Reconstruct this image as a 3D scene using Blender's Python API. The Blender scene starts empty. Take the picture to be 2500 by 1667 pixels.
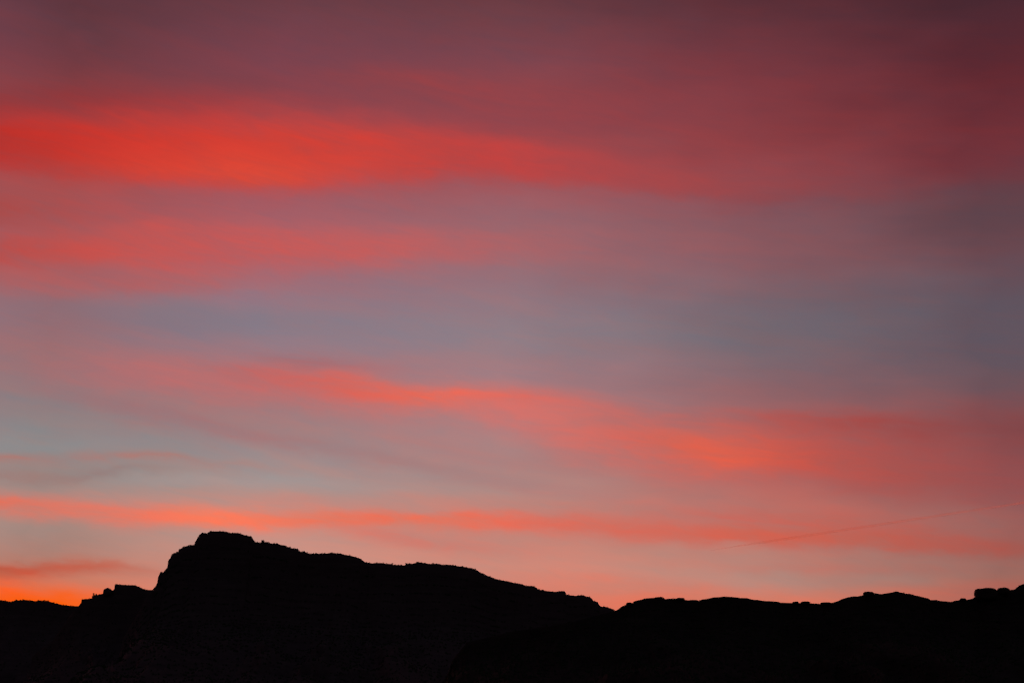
import bpy, bmesh, math, random
import numpy as np
from mathutils import Vector, noise

random.seed(7)
rng = np.random.default_rng(7)
R = math.radians
scene = bpy.context.scene
C = scene.collection

# ------------------------------------------------------------------ camera
LENS, SENSOR, PITCH, EYE = 50.0, 36.0, R(15.0), 1.7
cam_data = bpy.data.cameras.new('camera')
cam_data.lens, cam_data.sensor_width = LENS, SENSOR
cam_data.clip_start, cam_data.clip_end = 0.1, 900000.0
cam = bpy.data.objects.new('camera', cam_data)
C.objects.link(cam)
cam.location = (0, 0, EYE)
cam.rotation_euler = (math.pi / 2 + PITCH, 0, 0)
scene.camera = cam
FPX = LENS / SENSOR * 2500.0


def ray(px, py):
    """view direction (not normalised) of a point measured on the 2500 x 1667 photograph"""
    u, v = (px - 1250.0) / FPX, (833.5 - py) / FPX
    return (u, math.cos(PITCH) - v * math.sin(PITCH), math.sin(PITCH) + v * math.cos(PITCH))


def az_el(px, py):
    x, y, z = ray(px, py)
    return math.degrees(math.atan2(x, y)), math.degrees(math.atan2(z, math.hypot(x, y)))


# ------------------------------------------------------------------ sun below the horizon, behind the left ridge
SUN_AZ = az_el(70, 1450)[0]
SUN_EL = -3.0
sun_data = bpy.data.lights.new('sun', 'SUN')
sun_data.energy = 2.0
sun_data.angle = R(0.5)
sun_data.color = (1.0, 0.08, 0.015)
sun = bpy.data.objects.new('sun', sun_data)
C.objects.link(sun)
sd = Vector((math.sin(R(SUN_AZ)) * math.cos(R(SUN_EL)), math.cos(R(SUN_AZ)) * math.cos(R(SUN_EL)), math.sin(R(SUN_EL))))
sun.rotation_euler = (-sd).to_track_quat('-Z', 'Y').to_euler()

# ------------------------------------------------------------------ exposure (the photograph is exposed for the dusk sky)
vs = scene.view_settings
vs.view_transform, vs.look = 'Standard', 'None'
vs.exposure, vs.gamma = 3.0, 1.0
vs.use_curve_mapping = False
scene.render.dither_intensity = 1.0
scene.cycles.use_adaptive_sampling = True
scene.cycles.adaptive_threshold = 0.02
scene.cycles.adaptive_min_samples = 8
scene.cycles.max_bounces = 4

# ------------------------------------------------------------------ world: twilight sky + high cloud veils
world = bpy.data.worlds.new('World')
scene.world = world
world.use_nodes = True
world.cycles.sampling_method = 'MANUAL'
world.cycles.sample_map_resolution = 256
NT = world.node_tree
NT.nodes.clear()
N, LK = NT.nodes.new, NT.links.new
AZ_MIN, AZ_MAX, EL_MAX = -30.0, 30.0, 40.0
K = 2500.0 / 2352.0


def lin(c):
    return tuple((v / 255.0 / 12.92) if v <= 10.31 else ((v / 255.0 + 0.055) / 1.055) ** 2.4 for v in c)


def plug(sock, v):
    if isinstance(v, (int, float)):
        sock.default_value = v
    else:
        LK(v, sock)


def m(op, a, b=0.0, c=None, clamp=False):
    n = N('ShaderNodeMath'); n.operation = op; n.use_clamp = clamp
    plug(n.inputs[0], a); plug(n.inputs[1], b)
    if c is not None:
        plug(n.inputs[2], c)
    return n.outputs[0]


def mixc(f, a, b):
    n = N('ShaderNodeMix'); n.data_type = 'RGBA'
    plug(n.inputs[0], f)
    for s, v in ((n.inputs[6], a), (n.inputs[7], b)):
        if isinstance(v, tuple):
            s.default_value = v + (1.0,) if len(v) == 3 else v
        else:
            LK(v, s)
    return n.outputs[2]


def maprange(v, a, b, c, d, smooth=False):
    n = N('ShaderNodeMapRange')
    n.interpolation_type = 'SMOOTHSTEP' if smooth else 'LINEAR'
    LK(v, n.inputs[0])
    for i, q in enumerate((a, b, c, d)):
        n.inputs[i + 1].default_value = q
    return n.outputs[0]


tc = N('ShaderNodeTexCoord')
sep = N('ShaderNodeSeparateXYZ'); LK(tc.outputs['Generated'], sep.inputs[0])
dx, dy, dz = sep.outputs
AZ = m('MULTIPLY', m('ARCTAN2', dx, dy), 180 / math.pi)
EL0 = m('MULTIPLY', m('ARCSINE', dz), 180 / math.pi)


def tex(sx, sy, off, detail=3.0, rough=0.5, skew=0.0, dist=0.0):
    """fibrous noise in sky angles; skew makes the fibres run down to the right; result centred on 0"""
    cv = N('ShaderNodeCombineXYZ')
    e = m('MULTIPLY_ADD', AZ, skew, EL0)
    LK(m('MULTIPLY', AZ, sx), cv.inputs[0]); LK(m('MULTIPLY', e, sy), cv.inputs[1])
    cv.inputs[2].default_value = off
    n = N('ShaderNodeTexNoise'); n.inputs['Scale'].default_value = 1.0
    n.inputs['Detail'].default_value = detail; n.inputs['Roughness'].default_value = rough
    n.inputs['Distortion'].default_value = dist
    LK(cv.outputs[0], n.inputs['Vector'])
    return m('SUBTRACT', n.outputs[0], 0.5)


w1 = tex(0.16, 0.45, 3.1, 2.0, 0.5)
w2 = tex(0.55, 1.7, 8.7, 4.0, 0.55, 0.08)
fib = tex(0.10, 1.5, 14.2, 5.0, 0.55, 0.10, 0.4)
fib2 = tex(0.32, 2.6, 21.9, 5.0, 0.6, 0.07, 0.3)
mott = tex(0.9, 1.5, 41.3, 6.0, 0.65)
EL = m('ADD', EL0, m('ADD', m('MULTIPLY', w1, 0.5), m('ADD', m('MULTIPLY', w2, 0.55), m('MULTIPLY', mott, 0.25))))
AZN = maprange(AZ, AZ_MIN, AZ_MAX, 0.0, 1.0)
ELN = maprange(EL, 0.0, EL_MAX, 0.0, 1.0)
TS = m('ABSOLUTE', m('SUBTRACT', AZ, SUN_AZ))                     # angle away from the sunset
TSW = m('ABSOLUTE', m('ADD', TS, m('ADD', m('MULTIPLY', w1, 6.0), m('MULTIPLY', fib, 1.5))))


def ramp(fac, stops, mode='B_SPLINE'):
    n = N('ShaderNodeValToRGB'); LK(fac, n.inputs[0])
    cr = n.color_ramp; cr.interpolation = mode
    stops = sorted(stops)
    while len(cr.elements) < len(stops):
        cr.elements.new(0.5)
    for e, (p, c) in zip(cr.elements, stops):
        e.position = min(max(p, 0.0), 1.0); e.color = c
    return n


def fcurve(fac, pts):
    n = N('ShaderNodeFloatCurve'); LK(fac, n.inputs['Value'])
    cm = n.mapping; cm.use_clip = False; cu = cm.curves[0]
    pts = sorted(pts)
    while len(cu.points) < len(pts):
        cu.points.new(0.5, 0.5)
    for p, (a, b) in zip(cu.points, pts):
        p.location = (a, b); p.handle_type = 'AUTO_CLAMPED'
    cm.update()
    return n.outputs[0]


sky = N('ShaderNodeTexSky'); sky.sky_type = 'NISHITA'; sky.sun_disc = False
sky.sun_elevation = R(SUN_EL); sky.sun_rotation = R(SUN_AZ)
sky.air_density, sky.dust_density, sky.ozone_density = 1.0, 1.0, 1.0

# thin high cloud veil: colour by elevation, for growing angles away from the sunset
COLS = [
    (60, [(0, (92, 52, 60)), (64, (96, 56, 64)), (130, (112, 55, 62)), (190, (125, 58, 62)), (240, (135, 56, 60)), (330, (150, 70, 72)),
          (450, (158, 80, 80)), (500, (165, 80, 80)), (650, (165, 95, 98)), (730, (150, 100, 105)), (800, (150, 105, 110)), (860, (158, 108, 110)),
          (930, (145, 118, 122)), (1000, (140, 126, 128)), (1090, (142, 138, 138)), (1150, (148, 130, 126)), (1200, (155, 135, 130)),
          (1280, (152, 135, 128)), (1340, (165, 125, 115)), (1400, (190, 115, 95)), (1480, (215, 120, 80))]),
    (640, [(0, (108, 62, 70)), (100, (120, 64, 76)), (200, (134, 66, 76)), (260, (140, 68, 76)), (490, (168, 90, 98)), (680, (160, 110, 122)),
           (760, (142, 122, 134)), (820, (140, 125, 138)), (870, (158, 120, 128)), (950, (165, 115, 118)), (1030, (158, 125, 126)), (1100, (158, 135, 136)),
           (1170, (165, 148, 146)), (1210, (172, 146, 140)), (1320, (202, 145, 132)), (1380, (208, 145, 130)), (1480, (215, 130, 110))]),
    (1250, [(0, (108, 60, 66)), (100, (118, 66, 76)), (160, (128, 68, 78)), (220, (142, 68, 74)), (300, (148, 68, 76)), (350, (155, 72, 76)),
            (470, (162, 92, 98)), (540, (152, 100, 108)), (680, (152, 112, 120)), (760, (147, 121, 130)), (810, (144, 126, 134)), (870, (158, 124, 130)),
            (920, (165, 124, 130)), (1050, (178, 128, 128)), (1130, (172, 130, 128)), (1200, (176, 140, 134)), (1330, (200, 132, 118)), (1380, (205, 140, 125)),
            (1420, (215, 132, 115)), (1480, (222, 118, 95))]),
    (1850, [(0, (92, 48, 56)), (100, (112, 53, 61)), (200, (129, 58, 66)), (300, (137, 61, 67)), (380, (149, 64, 68)), (450, (146, 73, 80)),
            (520, (132, 86, 94)), (600, (138, 88, 95)), (660, (140, 92, 98)), (720, (124, 101, 110)), (800, (116, 105, 114)), (880, (124, 103, 111)),
            (950, (140, 98, 104)), (1150, (178, 106, 102)), (1220, (182, 102, 96)), (1360, (190, 135, 122)), (1420, (180, 138, 128)), (1450, (195, 130, 115)),
            (1490, (222, 120, 95))]),
    (2400, [(0, (74, 40, 49)), (100, (85, 39, 48)), (180, (94, 38, 46)), (280, (105, 43, 51)), (360, (117, 49, 56)), (420, (115, 50, 58)),
            (480, (95, 66, 74)), (560, (96, 66, 74)), (620, (108, 72, 80)), (700, (99, 78, 88)), (760, (96, 84, 95)), (850, (98, 83, 94)), (930, (104, 82, 90)), (980, (122, 78, 84)), (1060, (135, 72, 74)), (1150, (145, 78, 80)), (1250, (158, 88, 86)), (1390, (148, 108, 100)),
            (1430, (165, 100, 90))]),
]
veil, prev_t = None, None
for px, stops in COLS:
    t = az_el(px, 700)[0] - SUN_AZ
    st = [(az_el(px, y)[1] / EL_MAX, lin(c) + (1.0,)) for y, c in stops]
    st.append((0.92, tuple(v * 0.55 for v in lin(stops[0][1])) + (1.0,)))      # thins to the zenith
    col = ramp(ELN, st).outputs[0]
    veil = col if veil is None else mixc(maprange(TSW, prev_t, t, 0.0, 1.0), veil, col)
    prev_t = t
far = [(0.0, lin((70, 56, 60)) + (1.0,)), (0.3, lin((58, 46, 56)) + (1.0,)), (0.7, lin((44, 34, 44)) + (1.0,)), (1.0, lin((38, 30, 40)) + (1.0,))]
veil = mixc(maprange(TS, prev_t, 85.0, 0.0, 1.0, True), veil, ramp(ELN, far).outputs[0])
cover = m('MULTIPLY', maprange(TS, 45.0, 110.0, 0.97, 0.1, True), maprange(EL0, 32.0, 62.0, 1.0, 0.1, True))
colour = mixc(cover, sky.outputs[0], veil)
# fibres in the veil: where the cloud is thicker it is redder and brighter, in the gaps greyer
wisp = tex(0.13, 0.95, 52.6, 6.0, 0.6, 0.16, 0.9)
wisp2 = tex(0.45, 1.9, 63.8, 6.0, 0.6, 0.14, 1.0)
wn = m('ADD', m('MULTIPLY', wisp, 1.0), m('ADD', m('MULTIPLY', wisp2, 0.55), m('ADD', m('MULTIPLY', fib2, 0.12), m('MULTIPLY', mott, 0.4))))
wsum = m('ADD', wisp, m('ADD', m('MULTIPLY', wisp2, 0.8), m('MULTIPLY', fib2, 0.3)))
gain = N('ShaderNodeCombineXYZ')
LK(m('MULTIPLY_ADD', wn, 0.33, 1.0), gain.inputs[0]); LK(m('MULTIPLY_ADD', wn, -0.06, 1.0), gain.inputs[1]); LK(m('MULTIPLY_ADD', wn, -0.17, 1.0), gain.inputs[2])


def streak(AZN, pts, k=2.2, fibre=0.5, wide=1.0):
    """one cloud streak: (x, y, width up, width down, colour, opacity) along its course"""
    cen, up, dn, cr = [], [], [], []
    for x, y, wu, wd, c, a in pts:
        X, Y = x * K, y * K
        az, el = az_el(X, Y)
        p = (az - AZ_MIN) / (AZ_MAX - AZ_MIN)
        cen.append((p, el / EL_MAX))
        up.append((p, (az_el(X, Y - wu * wide * K)[1] - el) / EL_MAX * 8))
        dn.append((p, (el - az_el(X, Y + wd * wide * K)[1]) / EL_MAX * 8))
        cr.append((p, lin(c) + (a,)))
    if cr[0][0] > 0.02:
        cr.insert(0, (cr[0][0] - 0.05, cr[0][1][:3] + (0.0,)))
    if cr[-1][0] < 0.98:
        cr.append((min(cr[-1][0] + 0.07, 1.0), cr[-1][1][:3] + (0.0,)))
    v = m('SUBTRACT', ELN, fcurve(AZN, cen))
    above = m('GREATER_THAN', v, 0.0)
    wu_, wd_ = m('DIVIDE', fcurve(AZN, up), 8.0), m('DIVIDE', fcurve(AZN, dn), 8.0)
    w = m('MAXIMUM', m('ADD', wd_, m('MULTIPLY', above, m('SUBTRACT', wu_, wd_))), 1e-4)
    p = m('POWER', math.e, m('MULTIPLY', m('POWER', m('DIVIDE', m('ABSOLUTE', v), w), k), -1.0))
    rp = ramp(AZN, cr, 'B_SPLINE')
    f = m('MULTIPLY_ADD', wsum, fibre * 1.8, 1.0)
    a = m('MULTIPLY', m('MULTIPLY', p, rp.outputs[1]), f, clamp=True)
    return a, rp.outputs[0]


STREAKS = [
    # faint red fibres high up
    dict(pts=[(700, 170, 25, 25, (140, 64, 70), 0), (900, 178, 28, 28, (150, 66, 70), .55), (1100, 212, 40, 45, (152, 66, 72), .5), (1400, 232, 50, 50, (146, 66, 72), .25), (1700, 240, 50, 50, (130, 60, 66), 0)]),
    dict(pts=[(-220, 236, 50, 40, (140, 52, 54), .5), (0, 236, 50, 40, (142, 52, 54), .6), (350, 236, 40, 40, (150, 56, 60), .6), (700, 250, 35, 40, (150, 60, 66), .3), (900, 270, 30, 40, (150, 60, 66), 0)]),
    dict(fibre=0.6, pts=[(850, 330, 60, 50, (165, 64, 66), 0), (1050, 340, 64, 60, (168, 66, 68), .5), (1300, 365, 66, 62, (162, 66, 70), .5), (1550, 395, 60, 55, (156, 66, 70), .45), (1800, 415, 50, 45, (148, 66, 70), .35), (2050, 420, 40, 35, (132, 60, 64), .2), (2300, 410, 40, 35, (116, 52, 58), 0)]),
    # the long red band, more orange along its lower edge
    dict(k=3.2, fibre=0.25, pts=[(-220, 326, 74, 68, (176, 46, 42), .95), (0, 330, 76, 72, (186, 50, 44), .97), (160, 340, 82, 76, (194, 53, 46), .98), (320, 345, 88, 80, (202, 58, 49), .98), (500, 350, 92, 82, (206, 61, 52), .98), (624, 354, 92, 86, (206, 64, 54), .98),
         (720, 354, 88, 76, (206, 65, 56), .97), (850, 350, 78, 68, (203, 66, 59), .96), (950, 354, 66, 62, (200, 66, 60), .95), (1100, 362, 54, 54, (196, 66, 63), .93), (1250, 380, 46, 47, (187, 69, 68), .88), (1400, 398, 38, 40, (172, 70, 72), .78),
         (1550, 413, 34, 34, (164, 72, 74), .66), (1720, 432, 28, 28, (156, 72, 75), .5), (1900, 445, 28, 28, (142, 66, 70), .3), (2150, 440, 28, 28, (122, 56, 62), 0)]),
    dict(k=1.9, fibre=0.5, pts=[(60, 380, 40, 28, (192, 56, 48), 0), (220, 388, 45, 30, (206, 64, 52), .5), (400, 394, 50, 28, (218, 70, 54), .65), (520, 398, 55, 28, (222, 73, 55), .75), (624, 406, 52, 30, (222, 76, 57), .7), (720, 402, 45, 28, (212, 73, 60), .55), (900, 385, 40, 26, (204, 70, 62), .3), (1050, 385, 40, 26, (200, 70, 64), 0)]),
    # red flush between the bands at the left
    dict(pts=[(-220, 480, 60, 50, (166, 72, 70), .9), (0, 480, 60, 50, (166, 76, 75), .9), (200, 480, 55, 50, (172, 80, 80), .8), (450, 490, 50, 45, (172, 86, 92), .4), (700, 490, 40, 40, (170, 90, 96), 0)]),
    # second pink band
    dict(k=2.8, pts=[(-220, 582, 55, 45, (176, 74, 70), .8), (0, 580, 50, 45, (184, 76, 72), .85), (150, 575, 52, 48, (190, 80, 76), .8), (330, 568, 58, 58, (202, 84, 79), .85), (480, 570, 60, 60, (200, 86, 83), .88),
              (650, 572, 58, 52, (197, 90, 88), .85), (850, 572, 52, 44, (193, 93, 92), .8), (1000, 570, 48, 40, (186, 96, 97), .72), (1150, 566, 42, 40, (176, 97, 100), .6), (1400, 560, 42, 42, (164, 98, 102), .45), (1650, 575, 50, 50, (150, 92, 98), .25), (1950, 600, 50, 50, (136, 86, 94), 0)]),
    dict(pts=[(-220, 640, 32, 34, (172, 90, 90), .7), (0, 640, 32, 34, (174, 92, 92), .6), (150, 645, 32, 30, (180, 92, 92), .55), (420, 648, 30, 28, (184, 94, 94), .6), (560, 645, 30, 25, (180, 96, 96), .3), (750, 640, 30, 25, (176, 100, 102), 0)]),
    # clear blue grey gap
    dict(k=2.6, pts=[(40, 705, 28, 40, (140, 112, 120), 0), (250, 712, 30, 42, (136, 116, 127), .7), (400, 722, 36, 45, (132, 117, 128), .85), (700, 740, 36, 40, (136, 122, 134), .6), (1000, 755, 35, 40, (138, 122, 134), 0)]),
    # salmon haze left of the middle streak
    dict(pts=[(0, 850, 30, 35, (168, 108, 110), 0), (120, 850, 40, 40, (172, 108, 110), .5), (300, 852, 52, 55, (180, 110, 112), .8), (500, 872, 55, 52, (186, 110, 110), .8), (700, 895, 45, 45, (188, 112, 112), .6), (900, 925, 40, 40, (186, 116, 116), .35), (1150, 945, 40, 40, (184, 120, 120), 0)]),
    # unlit mauve wisp crossing down to the right
    dict(fibre=0.8, pts=[(-20, 872, 12, 18, (150, 118, 122), 0), (100, 893, 14, 20, (150, 116, 120), .45), (250, 925, 18, 26, (156, 112, 116), .55), (400, 955, 20, 28, (162, 112, 116), .65), (600, 1000, 20, 24, (164, 116, 118), .55), (800, 1036, 22, 22, (161, 119, 121), .5),
              (1000, 1072, 20, 20, (163, 124, 124), .5), (1200, 1110, 20, 20, (168, 124, 124), .48), (1350, 1135, 14, 14, (172, 128, 126), .4), (1520, 1155, 12, 12, (174, 128, 126), 0)]),
    dict(fibre=0.8, pts=[(800, 985, 16, 18, (176, 122, 122), 0), (980, 1015, 18, 18, (172, 122, 122), .4), (1150, 1055, 16, 16, (178, 124, 122), .35), (1350, 1090, 16, 16, (184, 124, 120), 0)]),
    dict(k=1.8, fibre=1.0, pts=[(560, 812, 12, 12, (160, 104, 108), 0), (650, 826, 14, 16, (170, 98, 100), .5), (730, 836, 16, 16, (172, 98, 101), .55), (820, 846, 14, 16, (174, 104, 108), .4), (960, 850, 12, 12, (168, 114, 120), 0)]),
    # middle streak: a thin strand at the left, a bright knot, then a wide fan with a bright core at the right
    dict(k=1.9, fibre=0.8, pts=[(440, 828, 14, 20, (188, 100, 98), 0), (520, 848, 18, 26, (198, 98, 94), .5), (620, 862, 26, 34, (206, 98, 92), .7), (720, 878, 28, 34, (216, 97, 86), .8), (820, 894, 32, 32, (226, 98, 82), .85), (920, 906, 28, 30, (230, 102, 84), .85), (1000, 911, 25, 31, (234, 105, 85), .88),
         (1080, 908, 25, 34, (231, 106, 88), .88), (1180, 910, 28, 40, (218, 106, 94), .75), (1320, 928, 32, 44, (208, 104, 97), .55), (1480, 955, 26, 36, (200, 100, 94), .2), (1600, 975, 26, 30, (196, 96, 90), 0)]),
    dict(k=2.6, fibre=0.6, pts=[(980, 920, 22, 30, (214, 112, 104), 0), (1090, 930, 28, 40, (210, 114, 108), .6), (1200, 950, 38, 58, (208, 114, 108), .75), (1316, 980, 60, 70, (208, 112, 104), .8), (1450, 1004, 66, 76, (208, 104, 94), .85), (1600, 1020, 64, 68, (210, 100, 87), .86), (1750, 1025, 66, 64, (196, 92, 82), .85),
         (1900, 1036, 80, 76, (182, 85, 79), .82), (2100, 1062, 95, 86, (166, 80, 77), .76), (2352, 1085, 95, 84, (147, 77, 78), .66), (2560, 1100, 90, 80, (120, 66, 72), .4)]),
    dict(k=1.9, fibre=0.8, pts=[(1400, 990, 28, 28, (212, 100, 88), 0), (1520, 1018, 32, 32, (218, 98, 80), .6), (1620, 1038, 36, 32, (224, 97, 76), .9), (1700, 1046, 34, 30, (224, 96, 75), .9), (1800, 1044, 34, 30, (204, 88, 74), .75), (1920, 1058, 30, 30, (190, 84, 74), .6), (2080, 1090, 30, 28, (174, 80, 74), .45), (2280, 1125, 30, 28, (150, 76, 74), 0)]),
    dict(k=1.9, fibre=0.8, pts=[(1560, 955, 20, 22, (180, 92, 90), 0), (1740, 958, 22, 28, (174, 85, 82), .45), (1900, 966, 22, 30, (168, 76, 72), .68), (2050, 975, 28, 38, (154, 71, 70), .65), (2200, 985, 38, 42, (143, 70, 71), .6), (2352, 988, 45, 45, (126, 68, 71), .6), (2560, 1000, 45, 45, (104, 60, 66), .5)]),
    # faint wisps low at the left
    dict(pts=[(-220, 1020, 14, 18, (138, 138, 140), .6), (0, 1022, 16, 20, (138, 140, 142), .65), (150, 1026, 16, 20, (140, 140, 142), .55), (300, 1015, 14, 18, (146, 138, 140), .3), (480, 1010, 14, 16, (150, 136, 138), 0)]),
    dict(fibre=1.0, k=1.8, pts=[(-220, 1052, 10, 14, (172, 118, 110), .6), (0, 1054, 10, 14, (172, 120, 112), .65), (110, 1056, 12, 14, (165, 122, 118), .5), (260, 1052, 11, 13, (170, 122, 116), .6), (390, 1052, 10, 12, (176, 121, 113), .75), (500, 1066, 10, 12, (174, 126, 118), .5), (680, 1080, 10, 12, (172, 130, 124), 0)]),
    dict(fibre=1.0, k=1.8, pts=[(-220, 1090, 14, 14, (160, 116, 110), .5), (0, 1092, 14, 14, (160, 118, 112), .5), (110, 1098, 16, 14, (152, 122, 118), .45), (240, 1086, 12, 12, (148, 119, 117), .6), (300, 1082, 10, 10, (150, 122, 120), .4), (450, 1082, 8, 8, (154, 128, 124), 0)]),
    dict(pts=[(180, 1108, 12, 14, (155, 148, 146), 0), (350, 1106, 12, 14, (160, 150, 148), .6), (550, 1108, 14, 14, (164, 150, 148), .6), (750, 1112, 16, 14, (166, 150, 148), .6), (1000, 1125, 14, 14, (168, 148, 144), 0)]),
    # the long low salmon streak over the mesa, with a soft halo
    dict(fibre=0.8, pts=[(150, 1150, 30, 30, (190, 136, 126), 0), (350, 1160, 36, 40, (196, 136, 124), .4), (700, 1172, 40, 45, (202, 134, 122), .45), (1000, 1180, 42, 48, (206, 128, 114), .5), (1400, 1195, 44, 46, (203, 114, 102), .6), (1700, 1208, 48, 42, (198, 103, 93), .7), (2000, 1222, 50, 42, (184, 95, 87), .62), (2300, 1240, 40, 36, (160, 90, 86), .3), (2560, 1250, 40, 36, (136, 80, 78), .2)]),
    dict(k=2.3, fibre=0.6, pts=[(-220, 1134, 20, 20, (222, 106, 82), .85), (0, 1148, 20, 28, (230, 112, 89), .92), (120, 1164, 25, 30, (226, 117, 97), .88), (300, 1182, 28, 30, (230, 119, 98), .88), (400, 1188, 26, 24, (240, 121, 94), .92), (487, 1192, 26, 22, (248, 124, 92), .96), (620, 1196, 25, 22, (240, 122, 96), .93),
         (740, 1195, 23, 22, (240, 114, 85), .95), (860, 1190, 20, 24, (232, 112, 88), .92), (980, 1189, 17, 22, (238, 113, 86), .92), (1150, 1197, 17, 22, (226, 110, 90), .84), (1300, 1204, 18, 22, (216, 107, 90), .74), (1500, 1222, 20, 20, (211, 103, 86), .72),
         (1700, 1230, 20, 18, (205, 98, 80), .72), (1900, 1235, 24, 20, (203, 96, 78), .76), (2100, 1247, 24, 20, (190, 88, 74), .74), (2350, 1262, 22, 18, (168, 84, 75), .6), (2560, 1275, 20, 18, (140, 76, 70), .4)]),
    dict(k=1.9, fibre=0.8, pts=[(720, 1205, 10, 14, (225, 115, 98), 0), (830, 1222, 14, 18, (216, 117, 103), .6), (920, 1236, 20, 20, (212, 116, 102), .65), (1050, 1250, 24, 22, (206, 119, 107), .55), (1200, 1270, 24, 24, (206, 127, 114), .45), (1450, 1298, 22, 22, (206, 132, 118), 0)]),
    dict(k=1.9, pts=[(1000, 1304, 16, 16, (216, 130, 112), 0), (1250, 1325, 16, 16, (219, 127, 108), .5), (1450, 1336, 14, 14, (220, 123, 103), .6), (1600, 1350, 14, 14, (218, 123, 103), .5), (1850, 1366, 14, 14, (214, 122, 104), 0)]),
    dict(k=1.8, fibre=0.9, pts=[(1500, 1176, 14, 14, (196, 104, 94), 0), (1700, 1186, 16, 16, (200, 100, 88), .45), (1900, 1200, 16, 16, (198, 98, 84), .5), (2060, 1216, 14, 14, (190, 94, 82), .35), (2250, 1232, 14, 14, (170, 90, 84), 0)]),
    dict(k=1.8, fibre=0.9, pts=[(560, 1142, 12, 12, (184, 138, 130), 0), (700, 1150, 12, 12, (186, 136, 128), .5), (900, 1158, 12, 12, (190, 138, 128), .45), (1100, 1162, 12, 12, (192, 134, 124), .4), (1350, 1168, 12, 12, (194, 124, 114), 0)]),
    dict(k=1.8, fibre=0.9, pts=[(1500, 1286, 14, 14, (200, 122, 108), 0), (1700, 1296, 14, 14, (200, 118, 104), .4), (1900, 1300, 14, 14, (190, 112, 100), .45), (2100, 1306, 14, 14, (176, 104, 94), .35), (2352, 1300, 14, 14, (150, 98, 92), 0)]),
    # dusky streak and the orange glow where the sun went down
    dict(k=1.9, fibre=0.35, pts=[(-220, 1320, 16, 18, (165, 78, 58), .85), (0, 1312, 14, 24, (190, 84, 62), .9), (120, 1303, 14, 20, (196, 92, 71), .88), (240, 1300, 14, 18, (192, 100, 80), 0.9), (330, 1312, 12, 14, (205, 112, 94), .75), (450, 1325, 10, 12, (205, 118, 100), 0)]),
    dict(k=3.4, fibre=0.2, pts=[(-220, 1400, 64, 90, (255, 92, 4), 1), (0, 1400, 63, 90, (255, 89, 0), 1), (110, 1400, 54, 90, (255, 93, 4), 1), (190, 1400, 48, 90, (255, 96, 14), 1), (280, 1400, 46, 90, (242, 102, 56), .85), (400, 1400, 42, 90, (226, 118, 92), .45), (600, 1400, 38, 90, (220, 124, 100), 0)]),
    dict(k=2.0, fibre=0.5, pts=[(1050, 1405, 32, 90, (220, 122, 102), 0), (1250, 1398, 36, 90, (224, 119, 96), .6), (1420, 1388, 36, 90, (227, 117, 91), .9), (1500, 1380, 32, 90, (222, 117, 92), .8), (1600, 1375, 28, 90, (217, 118, 96), .65), (1750, 1388, 28, 90, (222, 120, 95), .8), (1900, 1390, 28, 90, (222, 118, 93), .8), (2050, 1382, 26, 90, (206, 112, 92), .6),
         (2200, 1368, 26, 90, (188, 102, 87), .6), (2352, 1358, 22, 90, (164, 96, 85), .5), (2560, 1355, 20, 90, (140, 86, 80), .4)]),
]
for s in STREAKS:
    # a vanishing share of the colour so far keeps the layers evaluated one after another (the shader stack is small)
    a_, c_ = streak(m('MULTIPLY_ADD', colour, 1e-9, AZN), **s)
    colour = mixc(a_, colour, c_)
# the same kind of lit streaks carries on outside the frame, thinning away from the sunset
wide_n = tex(0.05, 0.38, 33.0, 4.0, 0.5, 0.06)
wide_a = m('MULTIPLY', maprange(wide_n, 0.02, 0.22, 0.0, 0.8, True), m('MULTIPLY', maprange(AZ, -24.0, -34.0, 0.0, 1.0, True), maprange(TS, 20.0, 75.0, 1.0, 0.0, True)))
wide_a = m('MULTIPLY', wide_a, maprange(EL0, 20.0, 45.0, 1.0, 0.0, True))
colour = mixc(wide_a, colour, ramp(ELN, [(0.0, lin((235, 112, 80)) + (1,)), (0.25, lin((220, 96, 78)) + (1,)), (0.6, lin((185, 60, 54)) + (1,)), (1.0, lin((120, 50, 56)) + (1,))]).outputs[0])
vm = N('ShaderNodeVectorMath'); vm.operation = 'MULTIPLY'
LK(colour, vm.inputs[0]); LK(gain.outputs[0], vm.inputs[1])
bg = N('ShaderNodeBackground'); bg.inputs['Strength'].default_value = 0.125
LK(vm.outputs[0], bg.inputs['Color'])
wo = N('ShaderNodeOutputWorld'); LK(bg.outputs[0], wo.inputs['Surface'])

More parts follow.
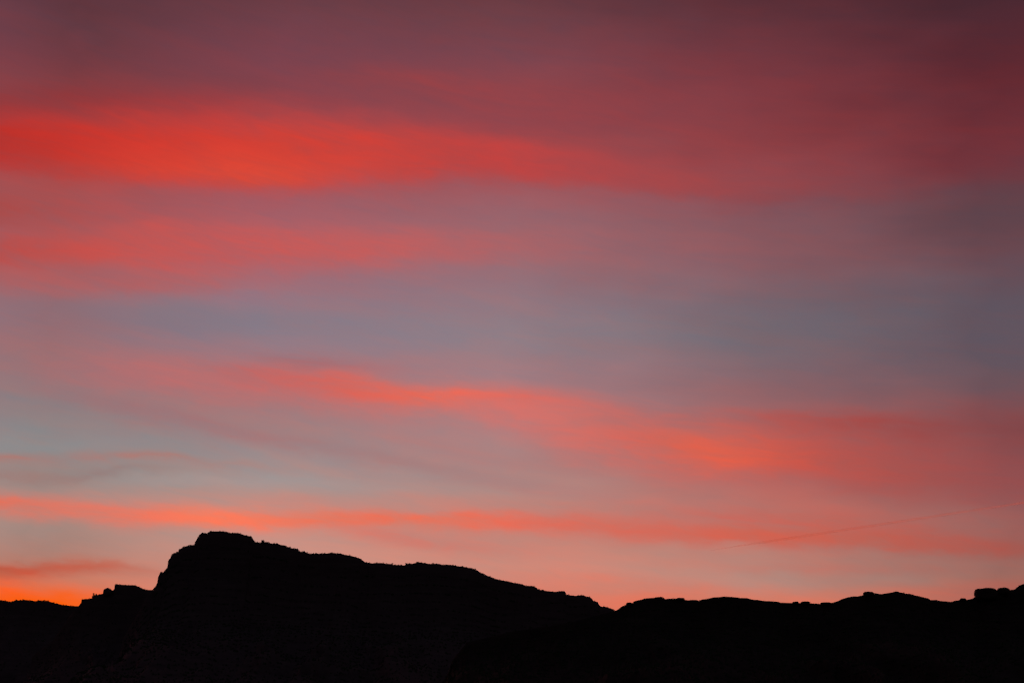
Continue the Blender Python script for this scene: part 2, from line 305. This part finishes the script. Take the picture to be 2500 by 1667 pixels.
# ------------------------------------------------------------------ materials
def material(name, base, var, scale, rough=0.95, bump=0.4, strata=0.0):
    mt = bpy.data.materials.new(name); mt.use_nodes = True
    nt = mt.node_tree; b = nt.nodes['Principled BSDF']
    b.inputs['Roughness'].default_value = rough
    b.inputs['Specular IOR Level'].default_value = 0.1
    t = nt.nodes.new('ShaderNodeTexCoord')
    n1 = nt.nodes.new('ShaderNodeTexNoise'); n1.inputs['Scale'].default_value = scale; n1.inputs['Detail'].default_value = 8
    nt.links.new(t.outputs['Object'], n1.inputs['Vector'])
    mp = nt.nodes.new('ShaderNodeMapping'); mp.inputs['Scale'].default_value = (0.1, 0.1, 1.0)
    nt.links.new(t.outputs['Object'], mp.inputs['Vector'])
    n2 = nt.nodes.new('ShaderNodeTexNoise'); n2.inputs['Scale'].default_value = scale * 6; n2.inputs['Detail'].default_value = 5
    nt.links.new(mp.outputs[0], n2.inputs['Vector'])
    mx = nt.nodes.new('ShaderNodeMix'); mx.data_type = 'FLOAT'; mx.inputs[0].default_value = strata
    nt.links.new(n1.outputs[0], mx.inputs[2]); nt.links.new(n2.outputs[0], mx.inputs[3])
    r = nt.nodes.new('ShaderNodeValToRGB')
    r.color_ramp.elements[0].position, r.color_ramp.elements[1].position = 0.32, 0.68
    r.color_ramp.elements[0].color = tuple(c * (1 - var) for c in base) + (1,)
    r.color_ramp.elements[1].color = tuple(c * (1 + var) for c in base) + (1,)
    nt.links.new(mx.outputs[0], r.inputs[0]); nt.links.new(r.outputs[0], b.inputs['Base Color'])
    bp = nt.nodes.new('ShaderNodeBump'); bp.inputs['Strength'].default_value = bump; bp.inputs['Distance'].default_value = 1.0 / max(scale, 0.01) * 0.2
    nt.links.new(mx.outputs[0], bp.inputs['Height']); nt.links.new(bp.outputs[0], b.inputs['Normal'])
    return mt


M_MESA = material('hazed_mesa_rock', (0.068, 0.044, 0.049), 0.22, 0.03, strata=0.6)  # rock of the farther hills, distance haze put into its lighter base colour
M_NEAR = material('near_rock', (0.03, 0.02, 0.018), 0.4, 0.09, strata=0.4)
M_GROUND = material('desert_ground', (0.035, 0.028, 0.024), 0.4, 0.05)
M_BRUSH = material('juniper_foliage', (0.03, 0.038, 0.022), 0.4, 1.5)
M_BARK = material('juniper_bark', (0.05, 0.04, 0.032), 0.3, 3.0)


def tag(o, label=None, cat=None, group=None, kind=None):
    for k_, v_ in (('label', label), ('category', cat), ('group', group), ('kind', kind)):
        if v_:
            o[k_] = v_
    return o


def link_mesh(name, verts, faces, mats, smooth=True, parent=None, mat_idx=None):
    me = bpy.data.meshes.new(name)
    me.from_pydata(verts, [], faces)
    for mt in (mats if isinstance(mats, list) else [mats]):
        me.materials.append(mt)
    if smooth:
        me.polygons.foreach_set('use_smooth', [True] * len(me.polygons))
    if mat_idx is not None:
        me.polygons.foreach_set('material_index', mat_idx)
    me.update()
    o = bpy.data.objects.new(name, me); C.objects.link(o)
    o.parent = parent
    return o


# ------------------------------------------------------------------ ground to the horizon
def fbm(x, y, z=0.0, o=4):
    return noise.fractal(Vector((x, y, z)), 0.9, 2.1, o)


gv, gf = [(0, 0, 0)], []
rings = [0.0, 3, 8, 20, 45, 90, 160, 260, 400, 600, 900, 1400, 2200, 3500, 6000, 12000, 24000, 42000]
NA = 96
for r_ in rings[1:]:
    for k_ in range(NA):
        a = 2 * math.pi * k_ / NA
        x, y = r_ * math.sin(a), r_ * math.cos(a)
        z = 0.5 * fbm(x / 40, y / 40) * min(1.0, r_ / 60) if r_ < 4000 else 0.0
        gv.append((x, y, z - (0.25 if r_ > 20 else 0.0)))
for k_ in range(NA):
    gf.append((0, 1 + (k_ + 1) % NA, 1 + k_))
for q in range(len(rings) - 2):
    for k_ in range(NA):
        a, b = 1 + q * NA + k_, 1 + q * NA + (k_ + 1) % NA
        gf.append((a, b, b + NA, a + NA))
tag(link_mesh('ground', gv, gf, M_GROUND), 'dark flat desert ground below the hills', 'ground', kind='structure')

# ------------------------------------------------------------------ hills
def crop(ox, oy, pts):
    s = 320.0 / 2091.0
    return [(ox + x * s, oy + y * s) for x, y in pts]


P_LEFT = [(-900, 1560), (-700, 1500), (-520, 1478), (-300, 1452), (-120, 1466), (-40, 1461)] + crop(0, 1260, [
    (0, 1335), (80, 1343), (150, 1355), (180, 1357), (215, 1355), (225, 1342), (260, 1332), (300, 1338), (345, 1338), (380, 1325), (430, 1332), (500, 1340), (570, 1350),
    (600, 1342), (640, 1338), (740, 1340), (780, 1355), (860, 1375), (870, 1385), (930, 1395), (1000, 1410), (1080, 1420), (1160, 1428), (1220, 1430), (1262, 1430)]) + [
    (230, 1484), (300, 1500), (420, 1530), (560, 1570), (700, 1620)]
P_SHOULDER = [(80, 1600), (130, 1560), (165, 1510), (185, 1484)] + crop(0, 1260, [
    (1262, 1418), (1280, 1390), (1298, 1370), (1300, 1334), (1340, 1328), (1345, 1315), (1430, 1312), (1465, 1304), (1470, 1270), (1485, 1252), (1512, 1248), (1520, 1256), (1550, 1252),
    (1580, 1246), (1640, 1230), (1660, 1215), (1780, 1205), (1792, 1182), (1815, 1165), (1838, 1130), (1832, 1082), (1850, 1080), (1930, 1087), (2000, 1092)]) + crop(300, 1260, [
    (40, 1094), (170, 1094), (215, 1103), (240, 1120), (300, 1140), (330, 1160), (400, 1171), (470, 1173)]) + [(400, 1445), (460, 1480), (560, 1540), (640, 1600)]
P_MESA = [(300, 1560), (340, 1490), (362, 1450)] + crop(300, 1260, [
    (470, 1172), (490, 1145), (520, 1115), (545, 1065), (565, 1010), (572, 990), (560, 968), (580, 930), (598, 885), (612, 880), (630, 885), (640, 900), (660, 870), (690, 835), (712, 808),
    (716, 770), (722, 710), (735, 685), (755, 670), (775, 610), (800, 590), (840, 580), (860, 560), (888, 560), (890, 530), (940, 505), (965, 475), (1005, 478), (1050, 460), (1085, 450),
    (1105, 465), (1145, 440), (1150, 405), (1170, 385), (1190, 345), (1192, 325), (1210, 318), (1215, 292), (1250, 275), (1260, 260), (1300, 262), (1340, 272), (1360, 255), (1395, 232),
    (1440, 238), (1580, 236), (1650, 243), (1690, 258), (1740, 265), (1790, 260), (1870, 270), (1900, 285), (1970, 305), (2055, 320), (2062, 345), (2068, 380)]) + crop(600, 1260, [
    (125, 388), (150, 408), (180, 411), (200, 413), (250, 413), (292, 411), (350, 410), (385, 417), (395, 430), (510, 434), (540, 449), (600, 460), (628, 463), (650, 480), (710, 494), (730, 508),
    (770, 512), (780, 506), (838, 520), (845, 540), (880, 562), (905, 555), (930, 557), (960, 573), (990, 586), (1055, 592), (1180, 592), (1240, 588), (1285, 592), (1330, 583), (1390, 580),
    (1430, 585), (1510, 594), (1560, 602), (1580, 612), (1660, 622), (1750, 647), (1850, 680), (1855, 695), (1880, 712), (1910, 732), (1960, 738), (2010, 747)]) + crop(900, 1300, [
    (0, 478), (50, 487), (120, 482), (180, 477), (230, 485), (300, 493), (380, 496), (390, 510), (470, 512), (500, 515), (575, 519), (600, 494), (645, 486), (700, 491), (760, 480), (785, 467),
    (820, 469), (920, 487), (980, 495), (1030, 489), (1130, 495), (1180, 510), (1240, 506), (1310, 510), (1380, 521), (1440, 534), (1500, 533), (1560, 551), (1640, 560), (1710, 583), (1750, 611),
    (1790, 637), (1850, 657), (1890, 682), (1970, 712), (2040, 737)]) + crop(1200, 1350, [
    (0, 389), (90, 413), (190, 434), (260, 443), (340, 468), (440, 480), (490, 492), (540, 514), (600, 519), (640, 516), (700, 536), (740, 570), (810, 591), (850, 592), (900, 604), (1000, 611),
    (1080, 608), (1110, 600), (1160, 601), (1185, 630), (1195, 657), (1250, 667), (1300, 672), (1360, 677), (1385, 670), (1470, 667), (1510, 687), (1570, 696), (1610, 731), (1620, 754), (1660, 767),
    (1695, 776), (1710, 810), (1735, 842), (1770, 854), (1810, 847), (1850, 862), (1920, 882), (1950, 902), (1985, 914)]) + [
    (1560, 1505), (1650, 1520), (1800, 1540), (2000, 1570), (2200, 1610)]
P_RIGHT = [(1060, 1690), (1090, 1650), (1105, 1610), (1140, 1567), (1250, 1541), (1338, 1528), (1399, 1517), (1451, 1503), (1480, 1496), (1500, 1489.5)] + crop(1500, 1400, [
    (20, 587), (60, 565), (110, 525), (180, 495), (200, 482), (270, 478), (290, 467), (310, 440), (360, 425), (440, 408), (480, 392), (620, 382), (680, 370), (750, 365), (785, 380), (815, 405),
    (835, 398), (950, 390), (1000, 396), (1110, 412), (1180, 422), (1220, 415), (1310, 415), (1338, 428), (1400, 408), (1480, 398), (1580, 375), (1680, 370), (1750, 360), (1880, 368), (2000, 380)]) + crop(1800, 1400, [
    (0, 375), (50, 385), (150, 385), (240, 410), (340, 418), (410, 430), (520, 435), (660, 445), (690, 458), (800, 462), (880, 464), (985, 466), (1030, 466), (1165, 468), (1230, 472), (1300, 475), (1320, 481),
    (1345, 470), (1520, 460), (1600, 435), (1660, 405), (1760, 375), (1780, 370), (1850, 358), (1920, 360), (2010, 340), (2022, 325)]) + [(2120, 1447), (2135, 1447), (2152, 1449.5)] + crop(2180, 1380, [
    (0, 423), (30, 412), (75, 410), (110, 428), (170, 432), (200, 446), (270, 447), (310, 461), (370, 479), (420, 486), (470, 501), (560, 520), (590, 535), (588, 548), (640, 548), (700, 545), (730, 560), (830, 568),
    (920, 578), (1000, 557), (1060, 550), (1165, 548), (1215, 538), (1270, 524), (1315, 512), (1340, 470), (1440, 430), (1600, 420), (1720, 400), (1880, 388), (1950, 378), (1980, 348), (2030, 312), (2091, 287)]) + [
    (2530, 1412), (2600, 1398), (2750, 1386), (2950, 1402), (3150, 1450), (3350, 1520), (3500, 1600)]


def smooth1(a, n):
    if n < 2:
        return a.copy()
    n = int(n) | 1
    k = np.hanning(n + 2)[1:-1]; k /= k.sum()
    return np.convolve(np.pad(a, n // 2, mode='edge'), k, mode='valid')


class Hill:
    pass


def hill(name, prof, D, front, back, mat, label, wig, cliff, seed, step=1.3, rough=0.2, rows=46, relief=1.0):
    P = np.array(prof, float)
    seg = np.hypot(*np.diff(P, axis=0).T); s = np.concatenate([[0], np.cumsum(seg)])
    n = int(s[-1] / step)
    si = np.linspace(0, s[-1], n)
    px, py = np.interp(si, s, P[:, 0]), np.interp(si, s, P[:, 1])
    jit = np.array([fbm(v / 5.0, seed * 3.3, 0, 3) for v in si]) * rough
    py = py + jit
    u, v = (px - 1250) / FPX, (833.5 - py) / FPX
    fw, up = math.cos(PITCH) - v * math.sin(PITCH), math.sin(PITCH) + v * math.cos(PITCH)
    yr = np.array([D + wig * fbm(q * 9.0, seed, 0.5, 3) for q in u])
    yr = smooth1(yr, 41)
    X, Z = yr * u / fw, EYE + yr * up / fw
    h = Hill(); h.px, h.X, h.Y, h.Z = px, X, yr, Z
    # angle of the skyline seen from the eye, to keep the slopes below it
    mono = np.maximum.accumulate(X / yr) + np.arange(n) * 1e-9
    A = smooth1((Z - EYE) / yr, 3)
    Xm = smooth1(np.maximum.accumulate(X), 41)
    rows_t = np.linspace(0, 1, rows) ** 1.5
    verts = np.zeros((0, 3)); grid = []
    cnt = 0
    bk = [(1.0, 0.0), (0.62, 0.25), (0.34, 0.6), (0.14, 0.85)]
    for tb, zf in bk:                                              # behind the crest, out to its far foot
        w = tb
        xs = X * (1 - w) + Xm * w
        zz = smooth1(Z, 1 + int(120 * tb)) * (1 - tb) ** 0.8
        zz = np.minimum(zz, Z * 0.985) - 0.3 * tb
        zz = np.where(tb >= 1.0, -3.0, zz)
        verts = np.vstack([verts, np.stack([xs, yr + back * tb, zz], 1)])
        grid.append(cnt); cnt += n
    verts = np.vstack([verts, np.stack([X, yr, Z], 1)]); grid.append(cnt); cnt += n
    for t in rows_t[1:]:
        w = min(1.0, t * 6)
        xs = X * (1 - w) + Xm * w
        drop = cliff * (1 - math.exp(-t * 22)) + (1 - cliff) * (t ** 0.8)
        zs = smooth1(Z, 1 + int(260 * t))
        zt = zs * (1 - w) + zs * w
        zt = np.minimum(zt, Z + (zt - Z) * w) * (1 - drop)
        yy = yr - front * t
        amp = relief * front * 0.05 * math.sin(math.pi * min(1, t * 1.05)) ** 0.8
        dn = np.array([noise.ridged_multi_fractal(Vector((x_ / (front * 0.22), y_ / (front * 0.5), seed)), 0.9, 2.1, 4, 1.0, 2.0) - 1.0 for x_, y_ in zip(xs[::2], yy[::2])])
        dn = np.interp(np.arange(n), np.arange(n)[::2], dn)
        zt = zt + amp * dn * 0.8
        strat = 0.005 * Z.max() * np.sin(zt / (0.045 * Z.max())) * min(1, t * 10)
        zt = zt + strat
        yy = yy + amp * 0.6 * np.sin(dn * 3 + xs / (front * 0.1))
        lim = EYE + yy * np.interp(xs / yy, mono, A)
        zt = np.minimum(zt, lim - 0.15 - 0.04 * Z.max() * min(1, t * 4))
        if t >= 1.0:
            zt = np.full(n, -3.0)
        zt = np.maximum(zt, -3.0)
        verts = np.vstack([verts, np.stack([xs, yy, zt], 1)])
        grid.append(cnt); cnt += n
    faces = []
    for a, b in zip(grid[:-1], grid[1:]):
        i = np.arange(n - 1)
        faces.append(np.stack([a + i, b + i, b + i + 1, a + i + 1], 1))
    faces = np.vstack(faces)
    o = link_mesh(name, verts.tolist(), faces.tolist(), mat, True)
    tag(o, label, 'hill', kind='structure')
    h.obj = o; h.verts = verts; h.n = n
    return h


H_LEFT = hill('distant_ridge', P_LEFT, 2700, 420, 900, M_MESA, 'low black distant ridge under the orange glow at far left', 60, 0.15, 1.0)
H_SHOULDER = hill('rocky_shoulder', P_SHOULDER, 2350, 380, 500, M_MESA, 'low black rocky shoulder at the left foot of the mesa', 30, 0.35, 2.0)
H_MESA = hill('mesa', P_MESA, 2080, 560, 1200, M_MESA, 'big black mesa with a steep left cliff and long right slope', 50, 0.4, 3.0, relief=1.2)
H_RIGHT = hill('near_ridge', P_RIGHT, 620, 150, 300, M_NEAR, 'black undulating rocky ridge filling the lower right', 18, 0.22, 4.0, rough=0.25)


def on_ridge(h, px):
    i = int(np.argmin(np.abs(h.px - px)))
    return h.X[i], h.Y[i], h.Z[i]


# ------------------------------------------------------------------ boulders on the skyline
def rock_mesh(seed, box=0.35):
    bm = bmesh.new(); bmesh.ops.create_icosphere(bm, subdivisions=3, radius=1.0)
    for v in bm.verts:
        c = v.co.normalized()
        q = max(abs(c.x), abs(c.y), abs(c.z))
        c = c * (1 - box) + (c / q) * box * 0.86
        c *= 1 + 0.16 * noise.noise(c * 1.6 + Vector((seed, 0, 0))) + 0.06 * noise.noise(c * 4.5 + Vector((0, seed, 0)))
        v.co = c
    me = bpy.data.meshes.new('boulder'); bm.to_mesh(me); bm.free()
    return me


def boulder(h, x0, x1, ytop, ybot, label, seed, box=0.35, mat=M_NEAR, depth=1.0, name='boulder'):
    cx = (x0 + x1) / 2
    _, yr, _ = on_ridge(h, cx)
    y = yr - 0.2
    r0, r1, rt, rb = ray(x0, ybot), ray(x1, ybot), ray(cx, ytop), ray(cx, ybot)
    wx = (r1[0] / r1[1] - r0[0] / r0[1]) * y
    zt, zb = EYE + y * rt[2] / rt[1], EYE + y * rb[2] / rb[1]
    hz = zt - zb
    me = rock_mesh(seed, box); me.materials.append(mat)
    me.polygons.foreach_set('use_smooth', [True] * len(me.polygons))
    zs = [v.co.z for v in me.vertices]; xs = [v.co.x for v in me.vertices]
    o = bpy.data.objects.new(name, me); C.objects.link(o)
    sx = wx / (max(xs) - min(xs)); sz = (hz * 1.45) / (max(zs) - min(zs))
    o.scale = (sx, max(sx, sz) * depth, sz)
    o.location = (y * ray(cx, ybot)[0] / ray(cx, ybot)[1] - sx * (max(xs) + min(xs)) / 2, y, zt - max(zs) * sz)
    tag(o, label, 'boulder', 'boulders on the skyline')
    return o


boulder(H_SHOULDER, 251.5, 274, 1434, 1449, 'rounded black rock knob just left of the flat-topped rocky shoulder', 1.0, 0.15, M_MESA, 0.9)
boulder(H_MESA, 638, 645.5, 1318, 1324, 'tiny square block standing alone on the mesa skyline below the summit', 2.0, 0.85, M_MESA)
boulder(H_RIGHT, 1528.5, 1545, 1469.5, 1476, 'small domed boulder low on the left rise of the near ridge', 3.0, 0.3)
boulder(H_RIGHT, 1650, 1672, 1458, 1464, 'low boulder in the dip after the first rounded crest of the near ridge', 4.0, 0.3)
boulder(H_RIGHT, 1934, 1950, 1467.5, 1472, 'smaller low boulder left of the flat slab in the near ridge saddle', 5.0, 0.3)
boulder(H_RIGHT, 1955, 1978.5, 1467.2, 1473, 'flat slab boulder in the saddle of the near ridge', 6.0, 0.6)
boulder(H_RIGHT, 2002.5, 2030, 1469.2, 1475, 'low ledge boulder at the right end of the near ridge saddle', 7.0, 0.5)
boulder(H_RIGHT, 2108, 2133, 1443.5, 1451, 'square-ended boulder starting the broad hump of the near ridge', 8.0, 0.6)
boulder(H_RIGHT, 2343, 2359, 1459.3, 1465, 'small peaked boulder left of the biggest boulder', 9.0, 0.1)
boulder(H_RIGHT, 2381, 2436, 1434.5, 1458, 'biggest black boulder with an upright left face on the near ridge', 10.0, 0.55)
boulder(H_RIGHT, 2433, 2466, 1433, 1447, 'boulder leaning against the right side of the biggest boulder', 11.0, 0.3)

# ------------------------------------------------------------------ juniper shrubs along the skyline
def shrub_data(seed, n_leaf=110):
    """forked trunk and a rounded crown of leaf clumps, one unit tall"""
    rs = random.Random(seed)
    tv, tf, lv, lf = [], [], [], []

    def limb(p0, p1, r0, r1):
        b = len(tv); d = (p1 - p0).normalized(); a = d.orthogonal().normalized(); c = d.cross(a)
        for p, r in ((p0, r0), (p1, r1)):
            for k in range(5):
                an = 2 * math.pi * k / 5
                tv.append(tuple(p + (a * math.cos(an) + c * math.sin(an)) * r))
        for k in range(5):
            tf.append((b + k, b + (k + 1) % 5, b + 5 + (k + 1) % 5, b + 5 + k))
    limb(Vector((0, 0, -0.25)), Vector((0.03, 0, 0.3)), 0.07, 0.05)
    lobes = [(Vector((0, 0, .55)), .38)]
    for k in range(6):
        an = rs.uniform(0, 6.28); rr = rs.uniform(.12, .3)
        q = Vector((math.cos(an) * rr, math.sin(an) * rr, rs.uniform(.35, .72)))
        limb(Vector((0.03, 0, 0.28)), q, 0.04, 0.015); lobes.append((q, rs.uniform(.2, .3)))
    for k in range(n_leaf):
        q, r = rs.choice(lobes)
        d = Vector((rs.gauss(0, 1), rs.gauss(0, 1), rs.gauss(0, 1))).normalized() * r * rs.uniform(.35, .95)
        p = q + d; p.z = min(p.z, .92); s = rs.uniform(.09, .17)
        b = len(lv)
        ax = [Vector((rs.gauss(0, 1), rs.gauss(0, 1), rs.gauss(0, .8))).normalized() for _ in range(4)]
        lv.extend(tuple(p + a_ * s) for a_ in ax)
        lf.extend([(b, b + 1, b + 2), (b, b + 2, b + 3), (b, b + 3, b + 1), (b + 1, b + 3, b + 2)])
    return tv, tf, lv, lf


def shrub_mesh(seed):
    tv, tf, lv, lf = shrub_data(seed)
    n = len(tv)
    me = bpy.data.meshes.new('juniper_shrub')
    me.from_pydata(tv + lv, [], tf + [tuple(i + n for i in f) for f in lf])
    me.materials.append(M_BRUSH); me.materials.append(M_BARK)
    me.polygons.foreach_set('material_index', [1] * len(tf) + [0] * len(lf)); me.update()
    return me


SHRUBS = [shrub_mesh(100 + k) for k in range(8)]


def place(o, h, px, size_px, wide, sink):
    x, y, z = on_ridge(h, px)
    s = size_px / FPX * y
    o.location = (x, y + random.uniform(-0.3, 0.3) * s, z - sink * s)
    o.rotation_euler = (0, 0, random.uniform(0, 6.28))
    o.scale = (s * wide, s * wide, s)


def shrub(h, px, size_px, label, group, wide=1.0, sink=0.25):
    o = bpy.data.objects.new('juniper_shrub', random.choice(SHRUBS)); C.objects.link(o)
    place(o, h, px, size_px, wide, sink)
    return tag(o, label, 'shrub', group)


def tree(h, px, size_px, label, group, seed, wide=0.9):
    root = bpy.data.objects.new('juniper_tree', None); C.objects.link(root)
    place(root, h, px, size_px, wide, 0.15)
    tv, tf, lv, lf = shrub_data(seed, 160)
    link_mesh('trunk', tv, tf, M_BARK, False, root)
    link_mesh('crown', lv, lf, M_BRUSH, False, root)
    return tag(root, label, 'tree', group)


tree(H_SHOULDER, 228.5, 6.0, 'left one of two small upright trees on the rocky shoulder', 'paired trees on the rocky shoulder', 11)
tree(H_SHOULDER, 235, 5.5, 'right one of two small upright trees on the rocky shoulder', 'paired trees on the rocky shoulder', 12, 0.8)
BANDS = [
    (H_LEFT, [30, 40, 45, 52, 58, 66, 74, 92, 98, 108, 116, 122, 131, 140, 147, 153, 160, 165, 172, 180, 186], (3.5, 6), 'tiny dark shrub on the low distant ridge under the orange glow', 'shrubs on the distant ridge skyline'),
    (H_LEFT, [4, 12, 20], (3, 4.5), 'tiny dark shrub on the distant ridge by the left picture edge', 'shrubs at the left end of the distant ridge'),
    (H_SHOULDER, [200, 206, 212, 219, 243, 248], (3.5, 6), 'tiny dark shrub on the stepped left side of the rocky shoulder', 'shrubs on the stepped side of the shoulder'),
    (H_SHOULDER, [284, 292, 299, 307, 314, 322, 330, 338, 345, 352, 359, 365], (2.5, 4.5), 'tiny dark shrub on the flat top of the rocky shoulder', 'shrubs on top of the shoulder'),
    (H_MESA, [424, 438, 450, 461, 468, 475], (2.5, 4), 'small dark shrub clinging to the steep left cliff of the mesa', 'shrubs on the left cliff of the mesa'),
    (H_MESA, [494, 502, 508, 516, 523, 530, 538, 545, 552, 560, 567, 574, 581, 588, 596, 603, 611], (2.5, 4.2), 'tiny dark shrub on the flat summit of the mesa', 'shrubs on the mesa summit'),
    (H_MESA, [620, 628, 634, 650, 656, 662, 669, 678, 690, 700, 708, 714, 719, 728, 735, 741, 748, 757], (3, 5.2), 'tiny dark shrub on the mesa slope just right of the summit', 'shrubs right of the mesa summit'),
    (H_MESA, [764, 771, 778, 786, 793, 801, 807, 812, 818, 825, 831, 838, 846, 853, 861, 868, 876, 887], (3, 5), 'tiny dark shrub on the second step of the mesa skyline', 'shrubs on the second step of the mesa'),
    (H_MESA, [894, 901, 908, 915, 921, 928, 936, 944, 952, 957, 962, 968, 973, 979, 985, 991, 998, 1007, 1014, 1020], (3.5, 5.5), 'tiny dark shrub on the level middle of the mesa skyline', 'shrubs on the middle of the mesa'),
    (H_MESA, [1028, 1037, 1046, 1058, 1066, 1074, 1083, 1090, 1098, 1106, 1112, 1120, 1129, 1138, 1146, 1160], (2.5, 4.5), 'tiny dark shrub on the rounded third hump of the mesa skyline', 'shrubs on the third hump of the mesa'),
    (H_MESA, [1172, 1180, 1188, 1196, 1204, 1213, 1221, 1229, 1240, 1249, 1259, 1267, 1275, 1284, 1296, 1304], (2.5, 4.6), 'tiny dark shrub on the long right slope of the mesa', 'shrubs on the right slope of the mesa'),
    (H_MESA, [1316, 1326, 1334, 1340, 1348, 1355, 1366, 1388, 1395, 1412, 1420, 1428, 1438, 1450, 1456, 1475, 1484, 1492, 1497], (3, 5.2), 'tiny dark shrub on the notched lower right end of the mesa', 'shrubs on the lower end of the mesa'),
    (H_RIGHT, [2462, 2470, 2477, 2482, 2488, 2494], (3, 6), 'small dark bush on the rising slope at the right picture edge', 'bushes at the right edge'),
    (H_RIGHT, [2196, 2206, 2222, 2231, 2240, 2250], (2, 3.5), 'tiny dark bush on the hump left of the biggest boulder', 'bushes on the hump of the near ridge'),
]
for h_, xs_, (a_, b_), lab, grp in BANDS:
    for i_, x_ in enumerate(xs_):
        if i_ % 3 == 2:
            continue
        shrub(h_, x_ + random.uniform(-1.5, 1.5), random.uniform(a_, b_) * 0.75, lab, grp, random.uniform(1.2, 2.0), random.uniform(0.35, 0.6))


# scrub covering the slopes, one mass for each hill
def scrub(h, count, size, label):
    v0 = h.verts[h.n * 6:]
    verts, faces = [], []
    idx = rng.integers(0, len(v0), count)
    for i in idx:
        x, y, z = v0[i]
        if z < -1:
            continue
        s = size * random.uniform(0.6, 1.4); b = len(verts)
        for q in ((1, 0, .1), (-.5, .87, .1), (-.5, -.87, .1), (random.uniform(-.3, .3), random.uniform(-.3, .3), 1.0), (0, 0, -.6)):
            verts.append((x + q[0] * s * .6 * random.uniform(.7, 1.2), y + q[1] * s * .6, z + q[2] * s * .8))
        faces.extend([(b, b + 1, b + 3), (b + 1, b + 2, b + 3), (b + 2, b, b + 3), (b + 1, b, b + 4), (b + 2, b + 1, b + 4), (b, b + 2, b + 4)])
    o = link_mesh('slope_scrub', verts, faces, M_BRUSH, False)
    tag(o, label, 'scrub', kind='stuff')


scrub(H_MESA, 14000, 2.4, 'dark low scrub covering the face of the mesa')
scrub(H_LEFT, 2500, 2.4, 'dark low scrub covering the distant ridge')
scrub(H_SHOULDER, 2000, 2.2, 'dark low scrub covering the rocky shoulder')
scrub(H_RIGHT, 16000, 0.9, 'dark low scrub covering the near ridge')

# ------------------------------------------------------------------ contrail, ten kilometres up
def sky_point(px, py, alt=10000.0):
    r_ = Vector(ray(px, py)); return r_ * (alt / r_.z) + Vector((0, 0, EYE))


mt = bpy.data.materials.new('ice_trail'); mt.use_nodes = True
nt = mt.node_tree; nt.nodes.clear()
out = nt.nodes.new('ShaderNodeOutputMaterial'); mixn = nt.nodes.new('ShaderNodeMixShader')
tr = nt.nodes.new('ShaderNodeBsdfTransparent'); tl = nt.nodes.new('ShaderNodeBsdfTranslucent'); tl.inputs['Color'].default_value = (.56, .56, .56, 1)
df = nt.nodes.new('ShaderNodeBsdfDiffuse'); df.inputs['Color'].default_value = (.56, .56, .56, 1)
ad = nt.nodes.new('ShaderNodeMixShader'); ad.inputs[0].default_value = 0.15
nt.links.new(tl.outputs[0], ad.inputs[1]); nt.links.new(df.outputs[0], ad.inputs[2])
tcn = nt.nodes.new('ShaderNodeTexCoord'); nz = nt.nodes.new('ShaderNodeTexNoise'); nz.inputs['Scale'].default_value = 0.0004; nz.inputs['Detail'].default_value = 4
mr = nt.nodes.new('ShaderNodeMapRange'); mr.inputs[1].default_value = .3; mr.inputs[2].default_value = .7; mr.inputs[3].default_value = .08; mr.inputs[4].default_value = .15
nt.links.new(tcn.outputs['Object'], nz.inputs['Vector']); nt.links.new(nz.outputs[0], mr.inputs[0]); nt.links.new(mr.outputs[0], mixn.inputs[0])
nt.links.new(tr.outputs[0], mixn.inputs[1]); nt.links.new(ad.outputs[0], mixn.inputs[2]); nt.links.new(mixn.outputs[0], out.inputs[0])
p0, p1 = sky_point(1735, 1342.5), sky_point(2760, 1187)
axis = (p1 - p0).normalized(); sa = axis.orthogonal().normalized(); sb = axis.cross(sa)
cv, cf, NS, NR = [], [], 160, 8
for i in range(NS + 1):
    t = i / NS
    c = p0.lerp(p1, t) + sa * 10 * fbm(t * 40, 1.0) + sb * 10 * fbm(t * 40, 5.0)
    r_ = (78 * min(1.0, t * 4 + 0.15)) * (1 + 0.18 * fbm(t * 60, 9.0)) * c.length / 95000
    for k in range(NR):
        an = 2 * math.pi * k / NR
        cv.append(tuple(c + (sa * math.cos(an) + sb * math.sin(an)) * r_))
for i in range(NS):
    for k in range(NR):
        a, b = i * NR + k, i * NR + (k + 1) % NR
        cf.append((a, b, b + NR, a + NR))
tag(link_mesh('contrail', cv, cf, mt), 'thin straight orange contrail climbing to the right above the near ridge', 'contrail')
